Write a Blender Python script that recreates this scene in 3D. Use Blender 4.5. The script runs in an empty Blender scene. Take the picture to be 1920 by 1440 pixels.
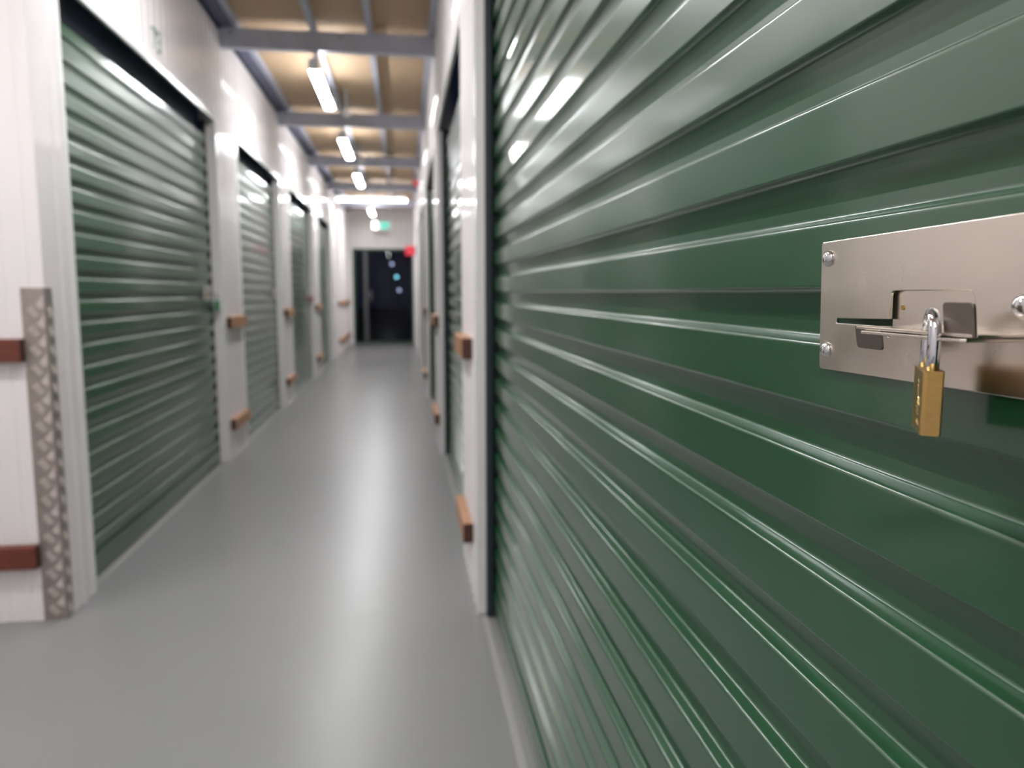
import bpy, bmesh, math, random
from mathutils import Vector, Matrix

random.seed(4)
S = bpy.context.scene
COL = S.collection
R = math.radians

# ------------------------------------------------------------------ camera, world, exposure
H = 1.15                                             # camera height
cam_d = bpy.data.cameras.new('camera')
cam = bpy.data.objects.new('camera', cam_d)
COL.objects.link(cam)
cam_d.sensor_width = 36.0
cam_d.lens = 27.0
cam_d.clip_start = 0.02
cam_d.clip_end = 200
PITCH, YAW = R(6.811), R(7.968)                      # down, to the right of the corridor axis
cam.location = (0, 0, H)
cam.rotation_euler = (math.pi / 2 - PITCH, 0, -YAW)
cam_d.dof.use_dof = True
cam_d.dof.focus_distance = 0.50
cam_d.dof.aperture_fstop = 6.3
S.camera = cam

W = bpy.data.worlds.new('world')
S.world = W
W.use_nodes = True
bg = W.node_tree.nodes['Background']
bg.inputs[0].default_value = (0.012, 0.016, 0.035, 1)
bg.inputs[1].default_value = 0.35

S.view_settings.view_transform = 'Standard'
S.view_settings.look = 'None'
S.view_settings.gamma = 1.0
S.view_settings.use_curve_mapping = False
S.view_settings.exposure = 0.0
LAMP = 92.0                                          # LED diffuser radiance
S.cycles.max_bounces = 10
S.cycles.diffuse_bounces = 5
S.cycles.glossy_bounces = 6
S.cycles.sample_clamp_indirect = 6.0
S.cycles.use_denoising = True

# ------------------------------------------------------------------ materials
def srgb(r, g, b):
    f = lambda c: (c / 255 / 12.92) if c <= 10 else ((c / 255 + 0.055) / 1.055) ** 2.4
    return (f(r), f(g), f(b), 1)


def mat(name, col, rough=0.5, metal=0.0, spec=0.5, coat=0.0, coat_rough=0.05, emit=None, estr=0.0,
        noise=None, bump=None, rough_var=0.0, aniso=0.0, trans=0.0, stretch=None):
    """noise=(scale, amount) tints the base colour; bump=(scale, strength, distance)."""
    m = bpy.data.materials.new(name)
    m.use_nodes = True
    nt = m.node_tree
    p = nt.nodes['Principled BSDF']
    p.inputs['Base Color'].default_value = col
    p.inputs['Roughness'].default_value = rough
    p.inputs['Metallic'].default_value = metal
    p.inputs['Specular IOR Level'].default_value = spec
    p.inputs['Coat Weight'].default_value = coat
    p.inputs['Coat Roughness'].default_value = coat_rough
    p.inputs['Anisotropic'].default_value = aniso
    p.inputs['Transmission Weight'].default_value = trans
    if emit:
        p.inputs['Emission Color'].default_value = emit
        p.inputs['Emission Strength'].default_value = estr
    tc = nt.nodes.new('ShaderNodeTexCoord')
    src = tc.outputs['Object']
    if stretch:
        mp = nt.nodes.new('ShaderNodeMapping')
        mp.inputs['Scale'].default_value = stretch
        nt.links.new(src, mp.inputs[0])
        src = mp.outputs[0]
    if noise:
        n = nt.nodes.new('ShaderNodeTexNoise')
        n.inputs['Scale'].default_value = noise[0]
        n.inputs['Detail'].default_value = 6
        nt.links.new(src, n.inputs['Vector'])
        r = nt.nodes.new('ShaderNodeValToRGB')
        a = noise[1]
        r.color_ramp.elements[0].position = 0.3
        r.color_ramp.elements[1].position = 0.7
        r.color_ramp.elements[0].color = tuple(c * (1 - a) for c in col[:3]) + (1,)
        r.color_ramp.elements[1].color = tuple(min(1, c * (1 + a)) for c in col[:3]) + (1,)
        nt.links.new(n.outputs['Fac'], r.inputs[0])
        nt.links.new(r.outputs[0], p.inputs['Base Color'])
        if rough_var:
            mr = nt.nodes.new('ShaderNodeMapRange')
            mr.inputs['From Min'].default_value = 0.3
            mr.inputs['From Max'].default_value = 0.7
            mr.inputs['To Min'].default_value = max(0.02, rough - rough_var)
            mr.inputs['To Max'].default_value = rough + rough_var
            nt.links.new(n.outputs['Fac'], mr.inputs[0])
            nt.links.new(mr.outputs[0], p.inputs['Roughness'])
    if bump:
        n2 = nt.nodes.new('ShaderNodeTexNoise')
        n2.inputs['Scale'].default_value = bump[0]
        n2.inputs['Detail'].default_value = 3
        nt.links.new(src, n2.inputs['Vector'])
        b = nt.nodes.new('ShaderNodeBump')
        b.inputs['Strength'].default_value = bump[1]
        b.inputs['Distance'].default_value = bump[2]
        nt.links.new(n2.outputs['Fac'], b.inputs['Height'])
        nt.links.new(b.outputs[0], p.inputs['Normal'])
    return m


M = {
    'green': mat('green_paint', srgb(20, 70, 38), rough=0.34, spec=0.55, coat=0.7, coat_rough=0.11, noise=(3, 0.04)),
    'white': mat('white_steel', srgb(234, 228, 228), rough=0.08, spec=0.5, noise=(1.5, 0.02), bump=(3, 0.05, 0.01)),
    'trim': mat('white_trim', srgb(232, 230, 228), rough=0.2, spec=0.5, noise=(2, 0.02)),
    'sill': mat('grey_sill', srgb(150, 148, 146), rough=0.4),
    'hood': mat('hood_steel', srgb(78, 88, 104), rough=0.5),
    'dark': mat('dark_steel', srgb(42, 50, 56), rough=0.5, spec=0.4, noise=(4, 0.08)),
    'floor': mat('grey_epoxy', srgb(130, 130, 130), rough=0.31, spec=0.42, noise=(3.5, 0.012), rough_var=0.012,
                 bump=(5, 0.10, 0.004)),
    'steel': mat('galvanised_steel', srgb(182, 184, 197), rough=0.42, metal=0.1, spec=0.4, noise=(9, 0.08)),
    'bearer': mat('purple_primer_steel', srgb(88, 90, 114), rough=0.5, noise=(5, 0.06)),
    'board': mat('particleboard', srgb(182, 156, 128), rough=0.7, spec=0.25, noise=(60, 0.10)),
    'timber': mat('tan_timber', srgb(170, 124, 90), rough=0.45, noise=(18, 0.2), stretch=(8, 1, 8)),
    'timber_red': mat('red_brown_timber', srgb(104, 52, 38), rough=0.45, noise=(18, 0.25), stretch=(1, 8, 8)),
    'timber_end': mat('timber_end_grain', srgb(70, 38, 28), rough=0.7, noise=(60, 0.2)),
    'stainless': mat('brushed_stainless', srgb(222, 213, 202), rough=0.23, metal=1.0, noise=(22, 0.10), rough_var=0.05,
                     aniso=0.4, bump=(420, 0.03, 0.0004)),
    'stainless_dark_reflect': mat('dark_reflection_stainless', srgb(140, 130, 121), rough=0.36, metal=1.0, noise=(30, 0.08)),  # latch tabs: their dark reflection is painted into the steel colour
    'polished': mat('polished_steel', srgb(215, 214, 216), rough=0.12, metal=1.0),
    'chrome': mat('chrome', srgb(225, 226, 232), rough=0.05, metal=1.0),
    'brass': mat('brushed_brass', srgb(192, 160, 100), rough=0.30, metal=1.0, noise=(260, 0.07), stretch=(1, 1, 6),
                 bump=(700, 0.08, 0.0003)),
    'brass_bright': mat('bright_brass', srgb(255, 232, 170), rough=0.18, metal=1.0),
    'tread': mat('tread_aluminium', srgb(160, 150, 144), rough=0.40, metal=0.6, noise=(20, 0.08)),
    'tread_bar_lit': mat('lit_tread_bar_aluminium', srgb(212, 202, 195), rough=0.3, metal=0.25),  # same aluminium as the plate; light caught by the bars put into the colour
    'black': mat('black_void', srgb(10, 11, 13), rough=0.7),
    'lamp_body': mat('white_lamp_body', srgb(225, 225, 225), rough=0.4),
    'diffuser': mat('led_diffuser', (1, 1, 1, 1), rough=0.5, emit=(0.96, 0.985, 1.0, 1), estr=LAMP),
    'exit_green': mat('exit_green', srgb(20, 140, 120), rough=0.4, emit=srgb(90, 190, 172), estr=0.75),
    'exit_white': mat('exit_white', (1, 1, 1, 1), rough=0.4, emit=(1, 1, 1, 1), estr=5.0),
    'red': mat('red_plastic', srgb(205, 32, 52), rough=0.35),
    'red_lens': mat('red_sign', srgb(225, 52, 76), rough=0.35),
    'frame_green': mat('green_frame', srgb(24, 62, 44), rough=0.35),
    'green_tag': mat('green_tag', srgb(30, 130, 80), rough=0.4),
    'red_tag': mat('red_tag', srgb(190, 50, 60), rough=0.4),
    'num_green': mat('number_green', srgb(70, 120, 84), rough=0.5),
    'grey_frame': mat('grey_frame', srgb(78, 78, 82), rough=0.4),
    'ground': mat('dark_asphalt', srgb(22, 22, 26), rough=0.9, noise=(30, 0.2)),
    'out_lamp': mat('outdoor_lamp', (1, 1, 1, 1), emit=srgb(170, 175, 200), estr=3.0),
    'out_lamp_teal': mat('outdoor_lamp_teal', (1, 1, 1, 1), emit=srgb(130, 215, 220), estr=4.0),
    'detector': mat('white_plastic', srgb(232, 230, 228), rough=0.3),
}
# sparse dark scuffs and faint scratches on the floor
nt = M['floor'].node_tree
p_ = nt.nodes['Principled BSDF']
base_link = [l for l in nt.links if l.to_socket == p_.inputs['Base Color']][0]
tc_ = [n for n in nt.nodes if n.type == 'TEX_COORD'][0]
vo = nt.nodes.new('ShaderNodeTexVoronoi')
vo.inputs['Scale'].default_value = 2.6
nt.links.new(tc_.outputs['Object'], vo.inputs['Vector'])
rp = nt.nodes.new('ShaderNodeValToRGB')
rp.color_ramp.elements[0].position = 0.018
rp.color_ramp.elements[0].color = (0.45, 0.43, 0.42, 1)
rp.color_ramp.elements[1].position = 0.045
rp.color_ramp.elements[1].color = (1, 1, 1, 1)
nt.links.new(vo.outputs['Distance'], rp.inputs[0])
mx = nt.nodes.new('ShaderNodeMix')
mx.data_type = 'RGBA'
mx.blend_type = 'MULTIPLY'
mx.inputs[0].default_value = 0.55
nt.links.new(base_link.from_socket, mx.inputs[6])
nt.links.new(rp.outputs[0], mx.inputs[7])
nt.links.new(mx.outputs[2], p_.inputs['Base Color'])

g = bpy.data.materials.new('door_glass')
g.use_nodes = True
gp = g.node_tree.nodes['Principled BSDF']
gp.inputs['Base Color'].default_value = (0.55, 0.6, 0.7, 1)
gp.inputs['Roughness'].default_value = 0.0
gp.inputs['Transmission Weight'].default_value = 1.0
gp.inputs['IOR'].default_value = 1.22
M['glass'] = g


# ------------------------------------------------------------------ helpers
def link(name, me, parent=None, loc=None, rotz=None):
    o = bpy.data.objects.new(name, me)
    COL.objects.link(o)
    if parent:
        o.parent = parent
    if loc:
        o.location = loc
    if rotz is not None:
        o.rotation_euler = (0, 0, rotz)
    return o


def empty(name, loc, rotz=0):
    return link(name, None, None, loc, rotz)


def tag(o, label=None, cat=None, group=None, kind=None):
    if label:
        o['label'] = label
    if cat:
        o['category'] = cat
    if group:
        o['group'] = group
    if kind:
        o['kind'] = kind
    return o


def mesh_of(bm, name, m, smooth=False):
    bmesh.ops.recalc_face_normals(bm, faces=bm.faces)
    me = bpy.data.meshes.new(name)
    bm.to_mesh(me)
    bm.free()
    for mm in (m if isinstance(m, (list, tuple)) else [m]):
        me.materials.append(M[mm])
    if smooth:
        for p in me.polygons:
            p.use_smooth = True
    return me


def add_box(bm, x0, x1, y0, y1, z0, z1, bev=0.0, seg=2, mi=0):
    n0 = len(bm.faces)
    r = bmesh.ops.create_cube(bm, size=1.0)
    vs = r['verts']
    for v in vs:
        v.co = Vector(((x0 + x1) / 2 + v.co.x * (x1 - x0), (y0 + y1) / 2 + v.co.y * (y1 - y0),
                       (z0 + z1) / 2 + v.co.z * (z1 - z0)))
    fs = list({f for v in vs for f in v.link_faces})
    for f in fs:
        f.material_index = mi
    if bev:
        es = list({e for v in vs for e in v.link_edges})
        bmesh.ops.bevel(bm, geom=es, offset=bev, segments=seg, profile=0.5, affect='EDGES')


def box(name, m, x0, x1, y0, y1, z0, z1, parent=None, bev=0.0, seg=2):
    bm = bmesh.new()
    add_box(bm, x0, x1, y0, y1, z0, z1, bev, seg)
    return link(name, mesh_of(bm, name, m), parent)


def add_cyl(bm, p0, p1, r0, r1=None, n=16, cap=True):
    r1 = r0 if r1 is None else r1
    p0, p1 = Vector(p0), Vector(p1)
    q = (p1 - p0).to_track_quat('Z', 'Y')
    rings = []
    for p, r in ((p0, r0), (p1, r1)):
        rings.append([bm.verts.new(p + q @ Vector((r * math.cos(2 * math.pi * k / n), r * math.sin(2 * math.pi * k / n), 0)))
                      for k in range(n)])
    for k in range(n):
        bm.faces.new((rings[0][k], rings[0][(k + 1) % n], rings[1][(k + 1) % n], rings[1][k]))
    if cap:
        bm.faces.new(rings[0][::-1])
        bm.faces.new(rings[1])


def add_tube(bm, pts, r, n=14):
    pts = [Vector(p) for p in pts]
    rings = []
    ref = Vector((0.3, 0.2, 0.93))
    for i, p in enumerate(pts):
        t = (pts[min(i + 1, len(pts) - 1)] - pts[max(i - 1, 0)]).normalized()
        if i == 0:
            a = t.cross(ref).normalized()
        else:
            a = (a - t * a.dot(t)).normalized()
        b = t.cross(a)
        rings.append([bm.verts.new(p + (a * math.cos(2 * math.pi * k / n) + b * math.sin(2 * math.pi * k / n)) * r)
                      for k in range(n)])
    for i in range(len(rings) - 1):
        for k in range(n):
            bm.faces.new((rings[i][k], rings[i][(k + 1) % n], rings[i + 1][(k + 1) % n], rings[i + 1][k]))
    bm.faces.new(rings[0][::-1])
    bm.faces.new(rings[-1])


def add_prism(bm, poly, z0, z1, M4=None):
    """extrude a closed 2D polygon (s, out) from z0 to z1."""
    a = [bm.verts.new((p[0], p[1], z0)) for p in poly]
    b = [bm.verts.new((p[0], p[1], z1)) for p in poly]
    n = len(poly)
    fs = [bm.faces.new((a[k], a[(k + 1) % n], b[(k + 1) % n], b[k])) for k in range(n)]
    fs += [bm.faces.new(a[::-1]), bm.faces.new(b)]
    return a + b


def plate_with_holes(bm, outer, holes, depth, axis):
    """flat plate polygon with holes, thickness depth along the axis vector."""
    edges = []
    for loop in [outer] + holes:
        vs = [bm.verts.new(p) for p in loop]
        for k in range(len(vs)):
            edges.append(bm.edges.new((vs[k], vs[(k + 1) % len(vs)])))
    r = bmesh.ops.triangle_fill(bm, use_beauty=True, use_dissolve=False, edges=edges)
    faces = [f for f in r['geom'] if isinstance(f, bmesh.types.BMFace)]
    e = bmesh.ops.extrude_face_region(bm, geom=faces)
    bmesh.ops.translate(bm, verts=[v for v in e['geom'] if isinstance(v, bmesh.types.BMVert)], vec=Vector(axis) * depth)


def copy_tree(o, parent=None):
    c = o.copy()
    COL.objects.link(c)
    if parent:
        c.parent = parent
    for ch in list(o.children):
        copy_tree(ch, c)
    return c


# ------------------------------------------------------------------ layout numbers (metres)
XL, XR = -1.20, 0.247                                # corridor faces of the two walls
LEFT_DOORS = [(3.06, 5.38), (6.03, 7.95), (8.60, 10.75), (11.45, 13.30)]
RIGHT_DOORS = [(0.24, 2.635), (3.28, 5.44), (6.10, 8.43), (9.10, 11.25), (11.90, 14.05)]
HEAD = 2.255
WALL_TOP_L, WALL_TOP_R = 2.89, 2.93
Y_END, Y_BACK, Y_CROSS = 17.40, -2.6, 2.80
X_FAR = -4.6
CEIL = 2.975

# ------------------------------------------------------------------ the setting: floor
bm = bmesh.new()
add_box(bm, X_FAR - 0.1, 0.55, Y_BACK - 0.1, Y_END + 0.12, -0.12, 0.0)
fl = link('floor', mesh_of(bm, 'floor', 'floor'))
tag(fl, 'glossy pale grey sealed concrete corridor floor', kind='structure')
bm = bmesh.new()
add_box(bm, -14, 14, Y_END + 0.12, 60, -0.16, -0.02)
gr = link('outside_ground', mesh_of(bm, 'outside_ground', 'ground'))
tag(gr, 'dark ground outside beyond the glass exit door at night', kind='structure')


# ------------------------------------------------------------------ ribbed white wall sheeting
def ribbed_poly(s0, s1, thick=0.10, pitch=0.10, off=0.05, w=0.012, h=0.004):
    pts = [(s0, -thick), (s0, 0)]
    s = math.ceil((s0 - off) / pitch) * pitch + off
    while s < s1 - 0.02:
        if s > s0 + 0.02:
            pts += [(s - w, 0), (s - w * 0.45, h), (s + w * 0.45, h), (s + w, 0)]
        s += pitch
    pts += [(s1, 0), (s1, -thick)]
    return pts


def wall_piece(name, frame, s0, s1, z0, z1, parent, **kw):
    """frame: 'L' left wall, 'R' right wall, 'F' wall facing -Y at Y given by kw 'at'."""
    at = kw.pop('at', None)
    bm = bmesh.new()
    add_prism(bm, ribbed_poly(s0, s1, **kw), z0, z1)
    for v in bm.verts:
        s, o, z = v.co
        if frame == 'L':
            v.co = (XL + o if at is None else at + o, s, z)
        elif frame == 'R':
            v.co = (XR - o, s, z)
        elif frame == 'F':
            v.co = (s, at - o, z)
        elif frame == 'B':
            v.co = (s, at + o, z)
    return link(name, mesh_of(bm, name, 'white'), parent)


def flat_trim(name, frame, s0, s1, z0, z1, o0, o1, parent, m='trim', bev=0.002):
    if frame == 'L':
        return box(name, m, XL + o0, XL + o1, s0, s1, z0, z1, parent, bev)
    return box(name, m, XR - o1, XR - o0, s0, s1, z0, z1, parent, bev)


def build_wall(name, frame, doors, y0, y1, top, label):
    root = empty(name, (0, 0, 0))
    tag(root, label, kind='structure')
    ys = [y0 + (0.1 if frame == 'L' else 0)] + [v for d in doors for v in d] + [y1]
    for k in range(0, len(ys), 2):
        wall_piece('pier', frame, ys[k], ys[k + 1], 0, top, root)
    for a, b in doors:
        wall_piece('header_panel', frame, a, b, HEAD, top, root, thick=0.012)
        for s0, s1 in ((a - 0.035, a + 0.0015), (b - 0.0015, b + 0.035)):
            flat_trim('jamb_trim', frame, s0, s1, 0, HEAD + 0.03, -0.03, 0.004, root)
        flat_trim('head_trim', frame, a - 0.035, b + 0.035, HEAD - 0.002, HEAD + 0.03, -0.012, 0.0045, root)
    return root


wl = build_wall('wall_left', 'L', LEFT_DOORS, Y_CROSS, Y_END, WALL_TOP_L,
                'left corridor wall of ribbed white steel sheeting with door openings')
wr = build_wall('wall_right', 'R', RIGHT_DOORS, Y_BACK, Y_END, WALL_TOP_R,
                'right corridor wall of ribbed white steel sheeting with door openings')
# the wall that faces the camera at the near left corner, the far side of a side passage
wf = empty('wall_front', (0, 0, 0))
tag(wf, 'white ribbed wall of the side passage at the near left corner', kind='structure')
wall_piece('wall_panel', 'F', X_FAR, XL, 0, WALL_TOP_L, wf, at=Y_CROSS, pitch=0.0765, off=-0.015, h=-0.002, w=0.008)
wb = empty('wall_back', (0, 0, 0))
tag(wb, 'white ribbed walls behind the camera around the side passage', kind='structure')
wall_piece('wall_panel', 'B', X_FAR, XL, 0, WALL_TOP_L, wb, at=0.9)
wall_piece('wall_panel', 'L', Y_BACK, 0.9, 0, WALL_TOP_L, wb)
wall_piece('wall_panel', 'B', XL - 0.1, XR + 0.1, 0, WALL_TOP_L, wb, at=Y_BACK)
wall_piece('wall_panel', 'L', 0.9, Y_CROSS, 0, WALL_TOP_L, wb, at=X_FAR)

# end wall with its doorway
OX0, OX1, OZ = -1.105, 0.222, 2.11
we = empty('wall_end', (0, 0, 0))
tag(we, 'pale end wall above and beside the dark exit doorway', kind='structure')
box('header_panel', 'trim', XL - 0.1, XR + 0.2, Y_END, Y_END + 0.12, OZ, 3.05, we)
box('pier', 'trim', XL - 0.1, OX0, Y_END, Y_END + 0.12, 0, OZ, we)
box('pier', 'trim', OX1, XR + 0.2, Y_END, Y_END + 0.12, 0, OZ, we)

# ------------------------------------------------------------------ ceiling: particleboard sheets on steel
ce = empty('ceiling', (0, 0, 0))
tag(ce, 'particleboard mezzanine underside above the corridor', kind='structure')
BEAMS = [-1.73 + 2.45 * k for k in range(8)]          # ... 5.62, 8.07, 10.52, 12.97, 15.42
PURL = [-0.585, -0.205]
edges_x = [XL - 0.12] + PURL + [XR + 0.12]
ys = [Y_BACK] + BEAMS + [Y_END]
for a, b in zip(ys[:-1], ys[1:]):
    for x0, x1 in zip(edges_x[:-1], edges_x[1:]):
        box('ceiling_board', 'board', x0 + 0.002, x1 - 0.002, a + 0.002, b - 0.002, CEIL, CEIL + 0.019, ce)
for x0, x1 in ((-2.45, XL - 0.12), (-3.65, -2.45), (X_FAR - 0.1, -3.65)):
    box('ceiling_board', 'board', x0 + 0.002, x1 - 0.002, 0.8, 2.9, CEIL, CEIL + 0.019, ce)


def c_beam(name, axis, c, a, b, z0, z1, w, m, parent=None):
    """C channel: web on one side, two flanges with lips."""
    t = 0.004
    prof = [(0, z0), (w, z0), (w, z0 + 0.018), (w - t, z0 + 0.018), (w - t, z0 + t), (t, z0 + t), (t, z1 - t), (w - t, z1 - t),
            (w - t, z1 - 0.018), (w, z1 - 0.018), (w, z1), (0, z1)]
    bm = bmesh.new()
    add_prism(bm, prof, a, b)
    for v in bm.verts:
        s, z, l = v.co
        v.co = (l, c + s, z) if axis == 'x' else (c + s, l, z)
    return link(name, mesh_of(bm, name, m), parent)


ORD = ['behind the camera', 'above the camera', 'above the nearest floor', 'nearest in view', 'second in view', 'third in view',
       'fourth in view', 'last before the end wall']
for k, y in enumerate(BEAMS):
    root = empty('cross_beam', (0, 0, 0))
    tag(root, 'grey steel cross beam under the ceiling, ' + ORD[k], 'beam', 'steel cross beams')
    c_beam('channel', 'x', y, XL + 0.001, XR - 0.001, 2.79, 2.92, 0.06, 'steel', root)
    for x in (-1.12, -0.40):
        bm = bmesh.new()
        add_cyl(bm, (x, y - 0.008, 2.885), (x, y, 2.885), 0.011, n=6)
        link('bolt', mesh_of(bm, 'bolt', 'polished'), root)
for x, nm in ((PURL[0], 'central steel purlin running along the ceiling above the lamps'),
              (PURL[1], 'steel purlin running along the ceiling right of the lamps')):
    o = c_beam('purlin', 'y', x - 0.02, Y_BACK, Y_END, 2.922, CEIL, 0.04, 'steel')
    tag(o, nm, 'beam')
o = box('wall_bearer', 'bearer', XL - 0.10, -1.115, Y_BACK, Y_END, 2.922, CEIL)
tag(o, 'dark violet steel bearer along the top of the left wall', 'beam')
o = box('edge_angle', 'steel', -1.113, -1.075, Y_BACK, Y_END, 2.94, CEIL, None, 0.003)
tag(o, 'pale steel angle beside the dark bearer along the left ceiling edge', 'beam')
o = box('edge_angle', 'steel', XR - 0.05, XR + 0.10, Y_BACK, Y_END, 2.932, CEIL, None, 0.003)
tag(o, 'steel angle along the top of the right wall', 'beam')


# ------------------------------------------------------------------ LED battens
def batten(loc, rotz, label, group='led battens along the ceiling', L=1.2, top=0.2225):
    root = empty('led_batten', loc, rotz)             # local y is its length, z=0 is the diffuser's underside
    tag(root, label, 'lamp', group)
    box('housing', 'lamp_body', -0.022, 0.022, -L / 2, L / 2, 0.018, 0.082, root, 0.004)
    bm = bmesh.new()
    n = 8
    prof = [(-0.022, 0.018)] + [(-0.037 * math.cos(math.pi * k / n), 0.009 - 0.009 * math.sin(math.pi * k / n)) for k in range(n + 1)] + [(0.022, 0.018)]
    vs = add_prism(bm, prof, -L / 2 + 0.012, L / 2 - 0.012)
    for v in bm.verts:
        x, z, y = v.co
        v.co = (x, y, z)
    link('diffuser', mesh_of(bm, 'diffuser', 'diffuser'), root)
    for s in (-1, 1):
        y = s * (L / 2 - 0.006)
        box('end_cap', 'lamp_body', -0.038, 0.038, y - 0.007, y + 0.007, 0.0, 0.084, root, 0.003)
        box('hanger', 'steel', -0.014, 0.014, s * (L / 2 - 0.15) - 0.012, s * (L / 2 - 0.15) + 0.012, 0.082, top, root)
    return root


ZL = 2.70
for y, lab in ((-1.0, 'white led batten lamp behind the camera'),
               (1.4, 'white led batten lamp above the near green door'),
                      (3.45, 'white led batten lamp just above the top of the view'),
        (6.36, 'largest white led batten lamp in view, behind the nearest cross beam'),
               (8.84, 'second white led batten lamp along the corridor'),
               (11.26, 'third white led batten lamp, before the transverse lamp'),
               (15.6, 'small white led batten lamp beyond the transverse lamp')):
    batten((-0.60, y, ZL), 0, lab)
batten((-0.52, 13.62, ZL), R(90), 'long white led batten lamp set crosswise over the far corridor', top=CEIL - ZL)
batten((-2.1, 1.75, ZL), R(90), 'white led batten lamp in the side passage on the left', top=CEIL - ZL)


# ------------------------------------------------------------------ roller doors
P = 0.0868                                           # slat pitch
DEP = 0.0140                                         # depth of the corrugation
OUTF = 0.056                                         # slat faces lie this far behind the wall face


def rounded(points, rads, seg=4):
    """round the inner corners of an open polyline, with support points beside every bend."""
    out = [points[0]]
    for a, b, c, rad in zip(points[:-2], points[1:-1], points[2:], rads):
        a, b, c = Vector(a), Vector(b), Vector(c)
        d1, d2 = (a - b).normalized(), (c - b).normalized()
        ang = d1.angle(d2)
        t = rad / math.tan(ang / 2)
        t = min(t, (a - b).length * 0.42, (c - b).length * 0.42)
        p0, p1 = b + d1 * t, b + d2 * t
        out.append(tuple(p0 + d1 * 0.0007))
        for k in range(seg + 1):
            u = k / seg
            out.append(tuple((1 - u) ** 2 * p0 + 2 * u * (1 - u) * b + u * u * p1))
        out.append(tuple(p1 + d2 * 0.0007))
    out.append(points[-1])
    return out


_slat_cache = {}


def slat_mesh(width, seg):
    key = (round(width, 4), seg)
    if key in _slat_cache:
        return _slat_cache[key]
    # z (up) against outward offset; starts and ends on the upright part of the valley
    prof = rounded([(-.009, 0), (-.004, 0), (.012, .003), (.0195, .0050), (.0212, DEP), (.0672, DEP), (.0713, 0), (P - .009, 0)],
                   (.006, .006, .004, .0018, .004, .004), seg)
    bm = bmesh.new()
    a = [bm.verts.new((-width / 2, OUTF + DEP - o, z)) for z, o in prof]
    b = [bm.verts.new((width / 2, OUTF + DEP - o, z)) for z, o in prof]
    for k in range(len(prof) - 1):
        bm.faces.new((a[k], b[k], b[k + 1], a[k + 1]))
    for f in bm.faces:
        f.smooth = True
    me = bpy.data.meshes.new('slat')
    bm.to_mesh(me)
    bm.free()
    me.materials.append(M['green'])
    _slat_cache[key] = me
    return me


def make_door(frame, y0, y1, label, seg=3):
    """local x: right hand when facing the door, local -y: towards the viewer."""
    w = y1 - y0
    root = empty('roller_door', (XL if frame == 'L' else XR, (y0 + y1) / 2, 0), R(90) if frame == 'L' else R(-90))
    tag(root, label, 'door', 'green roller doors', 'thing')
    me = slat_mesh(w - 0.03, seg)
    zf = 1.119 - 0.0735                               # puts the slat edges where the photograph shows them
    k0 = -math.floor((zf - 0.03) / P)
    k = k0
    while zf + (k + 1) * P < HEAD - 0.045:
        link('slat', me, root, (0, 0, zf + k * P))
        k += 1
    zb = zf + k0 * P
    bm = bmesh.new()
    add_box(bm, -w / 2 + 0.02, w / 2 - 0.02, OUTF - 0.004, OUTF + 0.022, 0.012, zb + 0.004, 0.003)
    add_box(bm, -w / 2 + 0.02, w / 2 - 0.02, OUTF + 0.002, OUTF + 0.016, 0.0, 0.014)
    link('bottom_rail', mesh_of(bm, 'bottom_rail', 'green'), root)
    o0, o1 = (0.058, 0.100) if frame == 'L' else (0.028, 0.100)
    for s in (-1, 1):
        e = s * w / 2
        xs = sorted((e, e - s * 0.034))
        bm = bmesh.new()
        add_box(bm, xs[0], xs[1], o0, o0 + 0.022, 0, HEAD, 0.002)
        add_box(bm, *sorted((e, e - s * 0.006)), o0 + 0.022, o1, 0, HEAD)
        link('guide_track', mesh_of(bm, 'guide_track', 'dark'), root)
    box('head_hood', 'hood', -w / 2 + 0.001, w / 2 - 0.001, 0.115, 0.16, HEAD - 0.12, HEAD + 0.1, root, 0.004)
    box('threshold_strip', 'sill', -w / 2 + 0.035, w / 2 - 0.035, 0.012, 0.034, 0.0, 0.006, root, 0.002)
    return root


DL = ['large green roller door at near left beside the checkerplate corner',
      'second green roller door along the left wall, between two pairs of brown rails',
      'third green roller door along the left wall, with a red tag',
      'furthest green roller door on the left wall, nearest the dark exit']
DR = ['big glossy green roller door filling the right, locked with a brass padlock',
      'second green roller door on the right, just past the nearest white pier',
      'third green roller door on the right wall, a thin dark strip',
      'fourth green roller door on the right wall, nearly edge on',
      'furthest green roller door on the right wall, edge on before the exit']
LD = [make_door('L', a, b, t) for (a, b), t in zip(LEFT_DOORS, DL)]
RD = [make_door('R', a, b, t, 6 if k == 0 else 3) for k, ((a, b), t) in enumerate(zip(RIGHT_DOORS, DR))]


# ------------------------------------------------------------------ slide latch (built for the near right door)
DOOR_MID = (RIGHT_DOORS[0][0] + RIGHT_DOORS[0][1]) / 2


def Lp(Y, Z, X=0.299):
    """a point given in room metres -> local coordinates of the near door."""
    return Vector((DOOR_MID - Y, X - XR, Z))


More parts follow.
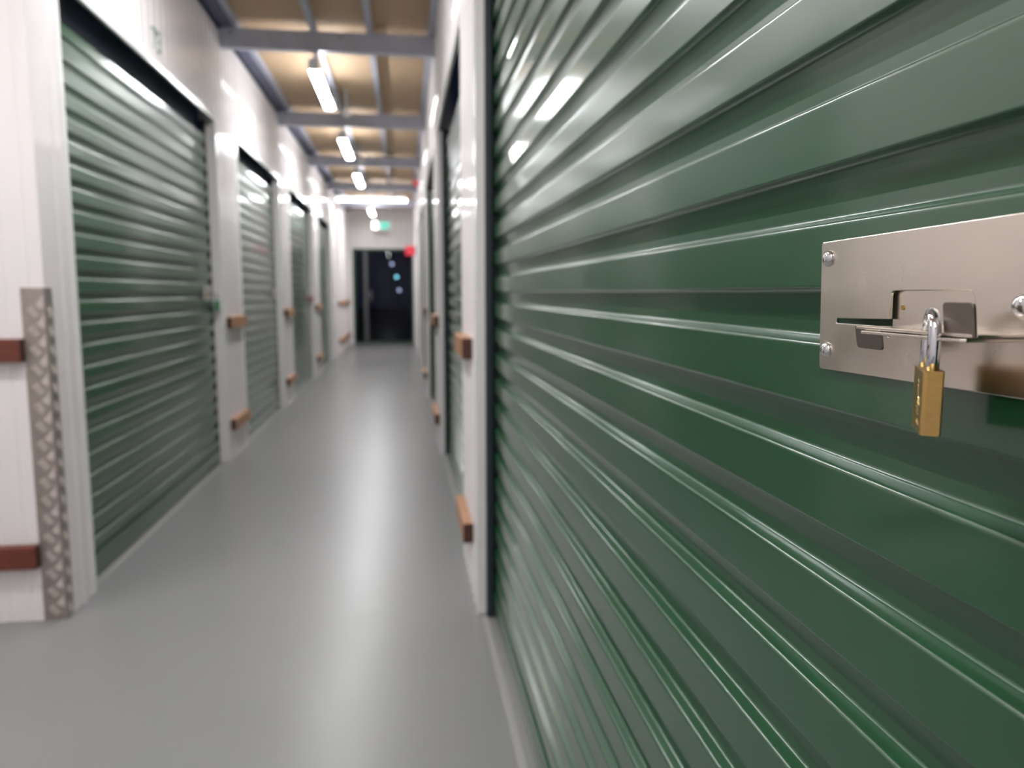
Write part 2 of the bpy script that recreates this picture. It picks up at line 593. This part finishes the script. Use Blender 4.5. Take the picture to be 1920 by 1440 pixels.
def make_latch(root):
    outer = [(.5235, 1.1857), (.3255, 1.1889), (.3225, 1.1868), (.3185, 1.1003), (.3212, 1.0980), (.5190, 1.0951), (.5212, 1.0972),
             (.5254, 1.1838)]
    win = [(.5016, 1.1320), (.4424, 1.1332), (.4424, 1.1480), (.4417, 1.1496), (.4402, 1.1506), (.4385, 1.1509), (.3760, 1.1511),
           (.3728, 1.1502), (.3706, 1.1472), (.3697, 1.1250), (.3741, 1.1250), (.3741, 1.1292), (.5016, 1.1288)]
    slot = [(.4430, 1.1268), (.4412, 1.1268), (.4412, 1.1225), (.4430, 1.1225)]
    bm = bmesh.new()
    plate_with_holes(bm, [Lp(*p) for p in outer], [[Lp(*p) for p in win], [Lp(*p) for p in slot]], 0.0022, (0, 1, 0))
    es = [e for e in bm.edges if len(e.link_faces) == 2 and e.calc_face_angle(0) > 1.2]
    bmesh.ops.bevel(bm, geom=es, offset=0.0006, segments=2, profile=0.5, affect='EDGES')
    plate = link('latch_plate', mesh_of(bm, 'latch_plate', 'stainless'), root)
    for Y, Z, r in ((.5142, 1.1737, .0058), (.5118, 1.1091, .0058), (.3377, 1.1432, .0064)):
        bm = bmesh.new()
        c = Lp(Y, Z)
        n = 18
        prev = None
        rr = [(1.0, 0.0), (1.0, 0.0006), (0.93, 0.0016), (0.75, 0.0028), (0.48, 0.0037), (0.2, 0.0041)]
        rings = [[bm.verts.new(c + Vector((r * a * math.cos(2 * math.pi * k / n), -h, r * a * math.sin(2 * math.pi * k / n)))) for k in range(n)]
                 for a, h in rr]
        for a, b in zip(rings[:-1], rings[1:]):
            for k in range(n):
                bm.faces.new((a[k], a[(k + 1) % n], b[(k + 1) % n], b[k]))
        bm.faces.new(rings[-1])
        link('rivet', mesh_of(bm, 'rivet', 'polished', True), plate)
    # bolt: inner plate seen through the window, shelf with a tab turned down at one end and up at the other
    bm = bmesh.new()
    q0, q1 = Lp(.4445, 1.1295, .3030), Lp(.3660, 1.1530, .3048)
    add_box(bm, q0.x, q1.x, q0.y, q1.y, q0.z, q1.z)
    bolt = link('bolt', mesh_of(bm, 'bolt', 'stainless'), root)
    hole = [(.3789 + .0042 * math.cos(2 * math.pi * k / 14), .2794 + .0042 * math.sin(2 * math.pi * k / 14)) for k in range(14)]

    def shelf(name, y0, y1, xf, zt, th, parent):
        bm = bmesh.new()
        out = [Lp(y0, zt, .3028), Lp(y0, zt, xf + .002), Lp(y0 - .002, zt, xf), Lp(y1 + .002, zt, xf), Lp(y1, zt, xf + .002), Lp(y1, zt, .3028)]
        plate_with_holes(bm, out, [[Lp(a, zt, b) for a, b in hole]], th, (0, 0, -1))
        es = [e for e in bm.edges if len(e.link_faces) == 2 and e.calc_face_angle(0) > 1.2]
        bmesh.ops.bevel(bm, geom=es, offset=0.0004, segments=2, profile=0.5, affect='EDGES')
        return link(name, mesh_of(bm, name, 'stainless'), parent)
    shelf('slide_shelf', .436, .336, .272, 1.1297, .0018, bolt)
    shelf('hasp_shelf', .4265, .340, .2692, 1.1273, .0018, plate)

    def tab(name, ya, yb, za, zb, round_top, tilt):
        bm = bmesh.new()
        c = .0022
        if round_top:
            pts = [(ya, za), (yb, za), (yb, zb - c), (yb + c * .3, zb - c * .3), (yb + c, zb), (ya - c, zb), (ya - c * .3, zb - c * .3), (ya, zb - c)]
        else:
            pts = [(ya, zb), (yb, zb), (yb, za + c), (yb + c * .3, za + c * .3), (yb + c, za), (ya - c, za), (ya - c * .3, za + c * .3), (ya, za + c)]
        plate_with_holes(bm, [Lp(y, z, .2722 - tilt * (z - 1.1290)) for y, z in pts], [], .0018, (0, 1, 0))
        es = [e for e in bm.edges if len(e.link_faces) == 2 and e.calc_face_angle(0) > 1.2]
        bmesh.ops.bevel(bm, geom=es, offset=0.0004, segments=2, profile=0.5, affect='EDGES')
        return link(name, mesh_of(bm, name, 'stainless_dark_reflect'), bolt)
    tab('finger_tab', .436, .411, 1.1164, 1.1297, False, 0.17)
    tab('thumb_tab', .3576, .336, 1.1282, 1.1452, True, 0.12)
    bm = bmesh.new()
    c = Lp(.4350, 1.1407, .3030)
    add_cyl(bm, c, c + Vector((0, -0.0006, 0)), .0016, n=12)
    link('pin', mesh_of(bm, 'pin', 'brass'), bolt)
    # hidden spacer that carries the plate on the slats
    bm = bmesh.new()
    for Y, Z in ((.5142, 1.1737), (.5118, 1.1091), (.3377, 1.1432)):
        add_cyl(bm, Lp(Y, Z, .3010), Lp(Y, Z, .3135), .003, n=8)
    link('spacer', mesh_of(bm, 'spacer', 'polished'), plate)
    return plate, bolt


lp, lb = make_latch(RD[0])
for drs, frame, spans in ((LD, 'L', LEFT_DOORS), (RD[1:], 'R', RIGHT_DOORS[1:])):
    for d, (a, b) in zip(drs, spans):
        dx = (b - a) / 2 - (RIGHT_DOORS[0][1] - RIGHT_DOORS[0][0]) / 2
        for src in (lp, lb):
            c = copy_tree(src, d)
            c.location = (dx, 0, 0)

# tags hanging from two of the far latches
def hang_tag(name, m, loc, label):
    root = empty(name, loc)
    tag(root, label, 'tag')
    box('tag_body', m, -0.012, 0.012, -0.020, 0.020, -0.075, -0.01, root, 0.004)
    bm = bmesh.new()
    add_tube(bm, [(0, 0.013 * math.cos(t), 0.016 + 0.024 * math.sin(t)) for t in [R(-60 + 30 * k) for k in range(11)]], 0.0025, 8)
    link('shackle', mesh_of(bm, 'shackle', 'chrome', True), root)


hang_tag('lock_tag', 'green_tag', (XL - 0.020, 5.315, 1.105), 'small green lock tag hanging on the near left door latch')
hang_tag('lock_tag', 'red_tag', (XL - 0.020, 10.68, 1.105), 'small red lock tag hanging on the third left door latch')

# ------------------------------------------------------------------ brass padlock on the near latch
th = R(29)
w_ax, n_ax = Vector((math.sin(th), math.cos(th), 0)), Vector((math.cos(th), -math.sin(th), 0))
pc = Vector((.2738, .3689, 1.0770))
pad = empty('padlock', pc)
tag(pad, 'brass padlock with chrome shackle hanging from the stainless latch', 'padlock')
Wd, Td, Hd = 0.036, 0.0100, 0.0332
bm = bmesh.new()
n = 6
poly = []
rc = 0.0034
for cx, cy, a0 in ((Wd / 2 - rc, Td / 2 - rc, 0), (-Wd / 2 + rc * .35, Td / 2 - rc, 90), (-Wd / 2 + rc * .35, -Td / 2 + rc * .35, 180), (Wd / 2 - rc, -Td / 2 + rc, 270)):
    r_ = rc if a0 in (0, 270, 90) else rc * .35
    rx = rc * .35 if a0 == 90 else r_
    for k in range(n + 1):
        a = R(a0 + 90 * k / n)
        poly.append((cx + rx * math.cos(a), cy + r_ * math.sin(a)))
vs = add_prism(bm, poly, 0, Hd)
es = [e for e in bm.edges if abs(e.verts[0].co.z - e.verts[1].co.z) < 1e-6]
bmesh.ops.bevel(bm, geom=es, offset=0.0007, segments=2, profile=0.5, affect='EDGES')
for v in bm.verts:                                   # local x runs along the width axis, local y to the LEFT face
    v.co = w_ax * v.co.x - n_ax * v.co.y + Vector((0, 0, v.co.z))
body = link('lock_body', mesh_of(bm, 'lock_body', 'brass'), pad)
bm = bmesh.new()
sp = 0.0115
pts = [-w_ax * sp + Vector((0, 0, Hd - .003)), -w_ax * sp + Vector((0, 0, Hd + .010)), -w_ax * sp + Vector((0, 0, Hd + .0175))]
zt = Hd + .0175
pts += [-w_ax * sp * math.cos(R(a)) + Vector((0, 0, zt + sp * math.sin(R(a)))) for a in range(15, 180, 15)]
pts += [w_ax * sp + Vector((0, 0, zt)), w_ax * sp + Vector((0, 0, Hd + .010)), w_ax * sp + Vector((0, 0, Hd - .003))]
add_tube(bm, pts, 0.0032, 18)
link('shackle', mesh_of(bm, 'shackle', 'chrome', True), pad)
# stamped strokes of lettering running up the broad face
bm = bmesh.new()
strokes = [(.0045, -.003, .0012), (.0058, -.0005, .0010), (.0048, .0020, .0012), (.0095, -.001, .0045), (.0120, -.001, .0045), (.0148, -.003, .0014),
           (.0150, .001, .0014), (.0170, -.002, .0018), (.0190, -.001, .0030), (.0212, .000, .0030), (.0235, .001, .0022), (.0262, .001, .0022)]
for z, u, ln in strokes:
    p0 = w_ax * (-.009 + u) - n_ax * (Td / 2 + .00005) + Vector((0, 0, z))
    p1 = p0 + w_ax * ln * 1.6 + Vector((0, 0, .0016))
    add_cyl(bm, p0, p1, .00028, n=6)
tag(link('stamped_lettering', mesh_of(bm, 'stamped_lettering', 'brass_bright'), body), 'bright stamped lettering')


# ------------------------------------------------------------------ timber bump rails
def rail(frame, s0, s1, z0, z1, label, prot=0.038):
    root_loc = {'L': (XL, s0, z0), 'R': (XR, s0, z0), 'F': (s0, Y_CROSS, z0)}[frame]
    bm = bmesh.new()
    L, h = s1 - s0, z1 - z0
    if frame == 'L':
        add_box(bm, 0, prot, 0, L, 0, h, 0.003)
    elif frame == 'R':
        add_box(bm, -prot, 0, 0, L, 0, h, 0.003)
    else:
        add_box(bm, 0, L, -prot, 0, 0, h, 0.003)
    me = mesh_of(bm, 'timber_rail', ['timber_red' if frame == 'F' else 'timber', 'timber_end'])
    ax = 0 if frame == 'F' else 1
    for p in me.polygons:
        if abs(p.normal[ax]) > 0.9:
            p.material_index = 1
    o = link('timber_rail', me, None, root_loc)
    tag(o, label, 'rail', 'brown timber bump rails')
    return o


UP, LO = (0.903, 0.982), (0.200, 0.277)
lp_spans = [(5.45, 5.97), (8.01, 8.54), (10.81, 11.39)]
for (a, b), t in zip(lp_spans, ('first and second left doors', 'second and third left doors', 'third and fourth left doors')):
    rail('L', a, b, *UP, 'upper brown timber rail on the pier between the ' + t)
    rail('L', a, b, *LO, 'lower brown timber rail on the pier between the ' + t)
rail('L', 14.6, 17.3, *UP, 'upper brown timber rail on the left wall beside the dark exit')
rail('L', 14.6, 17.3, *LO, 'lower brown timber rail on the left wall beside the dark exit')
for (a, b), t in zip([(2.83, 3.245), (5.49, 6.06), (8.48, 9.05)], ('nearest right pier', 'second right pier', 'third right pier')):
    rail('R', a, b, *UP, 'upper brown timber rail on the ' + t + ', end grain towards the camera')
    rail('R', a, b, *LO, 'lower brown timber rail on the ' + t + ', end grain towards the camera')
rail('F', X_FAR + 0.05, -1.272, 0.917, 0.995, 'upper red-brown rail on the near left wall, ending at the checkerplate')
rail('F', X_FAR + 0.05, -1.272, 0.198, 0.279, 'lower red-brown rail on the near left wall, ending at the checkerplate')

# ------------------------------------------------------------------ checkerplate corner guard
cg = empty('corner_guard', (XL, Y_CROSS, 0))
tag(cg, 'aluminium checkerplate guard wrapped round the near left wall corner', 'guard')
GH = 1.165
bm = bmesh.new()
t, rb = 0.003, 0.006
outer = [(-0.074, -t - .001)]
for k in range(9):
    a = R(-90 + 90 * k / 8)
    outer.append((t + .001 - rb + rb * math.cos(a), -t - .001 + rb + rb * math.sin(a)))
outer.append((t + .001, 0.048))
inner = [(x - (t if 0 else 0), y) for x, y in outer]
inn = [(-0.074, -.001)]
for k in range(9):
    a = R(-90 + 90 * k / 8)
    inn.append((t + .001 - rb + (rb - t) * math.cos(a), -t - .001 + rb + (rb - t) * math.sin(a)))
inn.append((.001, 0.048))
add_prism(bm, outer + inn[::-1], 0.0, GH)
link('plate', mesh_of(bm, 'plate', 'tread'), cg)


def guard_point(s):
    """arc length from the left edge of the guard -> point and outward normal."""
    l1 = 0.074 + t + .001 - rb
    arc = rb * math.pi / 2
    if s < l1:
        return Vector((-0.074 + s, -t - .001, 0)), Vector((0, -1, 0)), Vector((1, 0, 0))
    if s < l1 + arc:
        a = -math.pi / 2 + (s - l1) / rb
        return (Vector((t + .001 - rb + rb * math.cos(a), -t - .001 + rb + rb * math.sin(a), 0)), Vector((math.cos(a), math.sin(a), 0)),
                Vector((-math.sin(a), math.cos(a), 0)))
    return Vector((t + .001, -t - .001 + rb + (s - l1 - arc), 0)), Vector((1, 0, 0)), Vector((0, 1, 0))


def tread_lug(s, z, sign, h=0.0028):
    """five short parallel raised bars, laid on the guard's surface."""
    bm = bmesh.new()
    for k in range(5):
        q = (k - 2) * 0.0078
        for_dir = Vector((math.cos(R(38)), sign * math.sin(R(38))))
        perp = Vector((-for_dir.y, for_dir.x))
        c = perp * 0 + for_dir * 0
        cs, cz = s + perp.x * q, z + perp.y * q
        ring = []
        for (u, v, _) in ((-.015, 0, 0), (-.007, -.0029, 0), (.007, -.0029, 0), (.015, 0, 0), (.007, .0029, 0), (-.007, .0029, 0)):
            ss, zz = cs + for_dir.x * u + perp.x * v, cz + for_dir.y * u + perp.y * v
            ss = min(max(ss, 0.0), 0.125)
            p, nn, tt = guard_point(ss)
            ring.append((p + Vector((0, 0, zz)), nn))
        base = [bm.verts.new(p) for p, nn in ring]
        top = []
        mid = sum((p for p, nn in ring), Vector()) / 6
        for p, nn in ring:
            top.append(bm.verts.new(mid + (p - mid) * 0.72 + nn * h))
        for k2 in range(6):
            bm.faces.new((base[k2], base[(k2 + 1) % 6], top[(k2 + 1) % 6], top[k2]))
        bm.faces.new(top)
    return link('tread_lug', mesh_of(bm, 'tread_lug', 'tread_bar_lit'), cg)


k = 0
z = 0.035
while z < GH - 0.02:
    tread_lug(0.036, z, 1)
    if z + 0.0325 < GH - 0.02:
        tread_lug(0.066, z + 0.0325, -1, 0.0012)
    tread_lug(0.104, z, 1, 0.0008)
    z += 0.0655

# ------------------------------------------------------------------ unit number over the near left door
tx = bpy.data.curves.new('unit_number', 'FONT')
tx.body = '73'
tx.size = 0.15
tx.extrude = 0.0008
tx.align_x = 'CENTER'
tx.align_y = 'CENTER'
tx.materials.append(M['num_green'])
tob = bpy.data.objects.new('text', tx)
COL.objects.link(tob)
bpy.context.view_layer.update()
nme = bpy.data.meshes.new_from_object(tob.evaluated_get(bpy.context.evaluated_depsgraph_get()))
bpy.data.objects.remove(tob)
nme.name = 'unit_number'
num = link('unit_number', nme, None, (XL + 0.0040, 4.20, 2.385))
num.rotation_euler = (R(90), 0, R(90))
tag(num, 'green unit number 73 on the white panel above the large left door', 'number')

# ------------------------------------------------------------------ exit doorway at the end
gd = empty('door_1', (0, Y_END + 0.05, 0))
tag(gd, 'dark glass exit door in a green frame at the corridor end', None, None, 'structure')
fw = 0.045
for nm, x0, x1, z0, z1 in (('frame_stile', OX0, OX0 + fw, 0, OZ), ('frame_stile', OX1 - fw, OX1, 0, OZ), ('frame_head', OX0 + fw, OX1 - fw, OZ - fw, OZ)):
    box(nm, 'frame_green', x0, x1, -0.035, 0.035, z0, z1, gd, 0.004)
box('mullion', 'grey_frame', -0.87, -0.79, -0.025, 0.025, 0, OZ - fw, gd, 0.003)
box('bottom_rail', 'frame_green', OX0 + fw, OX1 - fw, -0.02, 0.02, 0.0, 0.06, gd, 0.003)
for x0, x1 in ((OX0 + fw, -0.87), (-0.79, OX1 - fw)):
    box('glass_pane', 'glass', x0, x1, -0.005, 0.005, 0.06, OZ - fw, gd)
bm = bmesh.new()
add_tube(bm, [(-0.72, -0.03, 0.95), (-0.72, -0.06, 0.95), (-0.72, -0.06, 1.20), (-0.72, -0.03, 1.20)], 0.010, 8)
for zz in (0.95, 1.20):
    add_cyl(bm, (-0.72, -0.035, zz), (-0.72, -0.004, zz), 0.008, n=8)
link('pull_handle', mesh_of(bm, 'pull_handle', 'polished', True), gd)

# exit sign hanging before the end wall
es_ = empty('exit_sign', (-0.45, 16.6, 2.46))
tag(es_, 'small glowing green and white exit sign over the far doorway', 'sign')
box('sign_case', 'lamp_body', -0.19, 0.19, 0.0, 0.03, 0.0, 0.17, es_, 0.005)
box('green_face', 'exit_green', -0.02, 0.17, -0.006, 0.0, 0.01, 0.16, es_, 0.001)
box('white_face', 'exit_white', -0.17, -0.085, -0.006, 0.0, 0.01, 0.16, es_, 0.001)
for x in (-0.12, 0.12):
    box('hanger', 'steel', x - 0.006, x + 0.006, 0.008, 0.02, 0.168, CEIL - 2.46, es_)

# red fire alarm sounder and red projecting sign on the right wall
fa = empty('alarm_sounder', (XR, 12.0, 2.79))
tag(fa, 'small red fire alarm sounder high on the right wall near the far lamps', 'alarm')
box('base', 'red', -0.04, -0.001, -0.05, 0.05, -0.05, 0.05, fa, 0.006)
bm = bmesh.new()
add_cyl(bm, (-0.04, 0, 0), (-0.085, 0, 0), 0.042, 0.030, 18)
link('horn', mesh_of(bm, 'horn', 'red'), fa)
fs = empty('fire_sign', (XR, 15.4, 1.96))
tag(fs, 'pinkish red fire point sign projecting from the right wall beside the exit', 'sign')
box('sign_plate', 'red_lens', -0.20, -0.012, -0.004, 0.004, -0.09, 0.09, fs, 0.002)
box('bracket', 'grey_frame', -0.014, -0.001, -0.010, 0.010, -0.09, 0.09, fs)

# ceiling detectors beside the lamps
for y, tt in ((7.37, 'nearest cross beam but one'), (9.9, 'third cross beam')):
    d = empty('smoke_detector', (-0.49, y, CEIL))
    tag(d, 'small white ceiling detector hanging before the ' + tt, 'detector')
    bm = bmesh.new()
    add_cyl(bm, (0, 0, -0.20), (0, 0, -0.001), 0.008, n=10)
    link('drop_pipe', mesh_of(bm, 'drop_pipe', 'steel'), d)
    bm = bmesh.new()
    add_cyl(bm, (0, 0, -0.235), (0, 0, -0.20), 0.03, 0.045, 18)
    link('head', mesh_of(bm, 'head', 'detector'), d)

# lamps in the yard outside
for x, y, zt, m_, lab in ((-0.43, 30.0, 2.24, 'out_lamp', 'pale round yard lamp outside, highest of three seen through the glass'),
                          (-0.26, 30.0, 1.75, 'out_lamp_teal', 'teal yard lamp outside, middle one of three seen through the glass'),
                          (-0.17, 30.0, 1.25, 'out_lamp', 'dim round yard lamp outside, lowest of three seen through the glass')):
    root = empty('yard_lamp', (x, y, -0.02))
    tag(root, lab, 'lamp', 'lamps outside the exit')
    bm = bmesh.new()
    add_cyl(bm, (0, 0, 0), (0, 0, zt - 0.05), 0.02, n=10)
    link('post', mesh_of(bm, 'post', 'ground'), root)
    bm = bmesh.new()
    bmesh.ops.create_uvsphere(bm, u_segments=14, v_segments=8, radius=0.06, matrix=Matrix.Translation((0, 0, zt)))
    link('globe', mesh_of(bm, 'globe', m_, True), root)
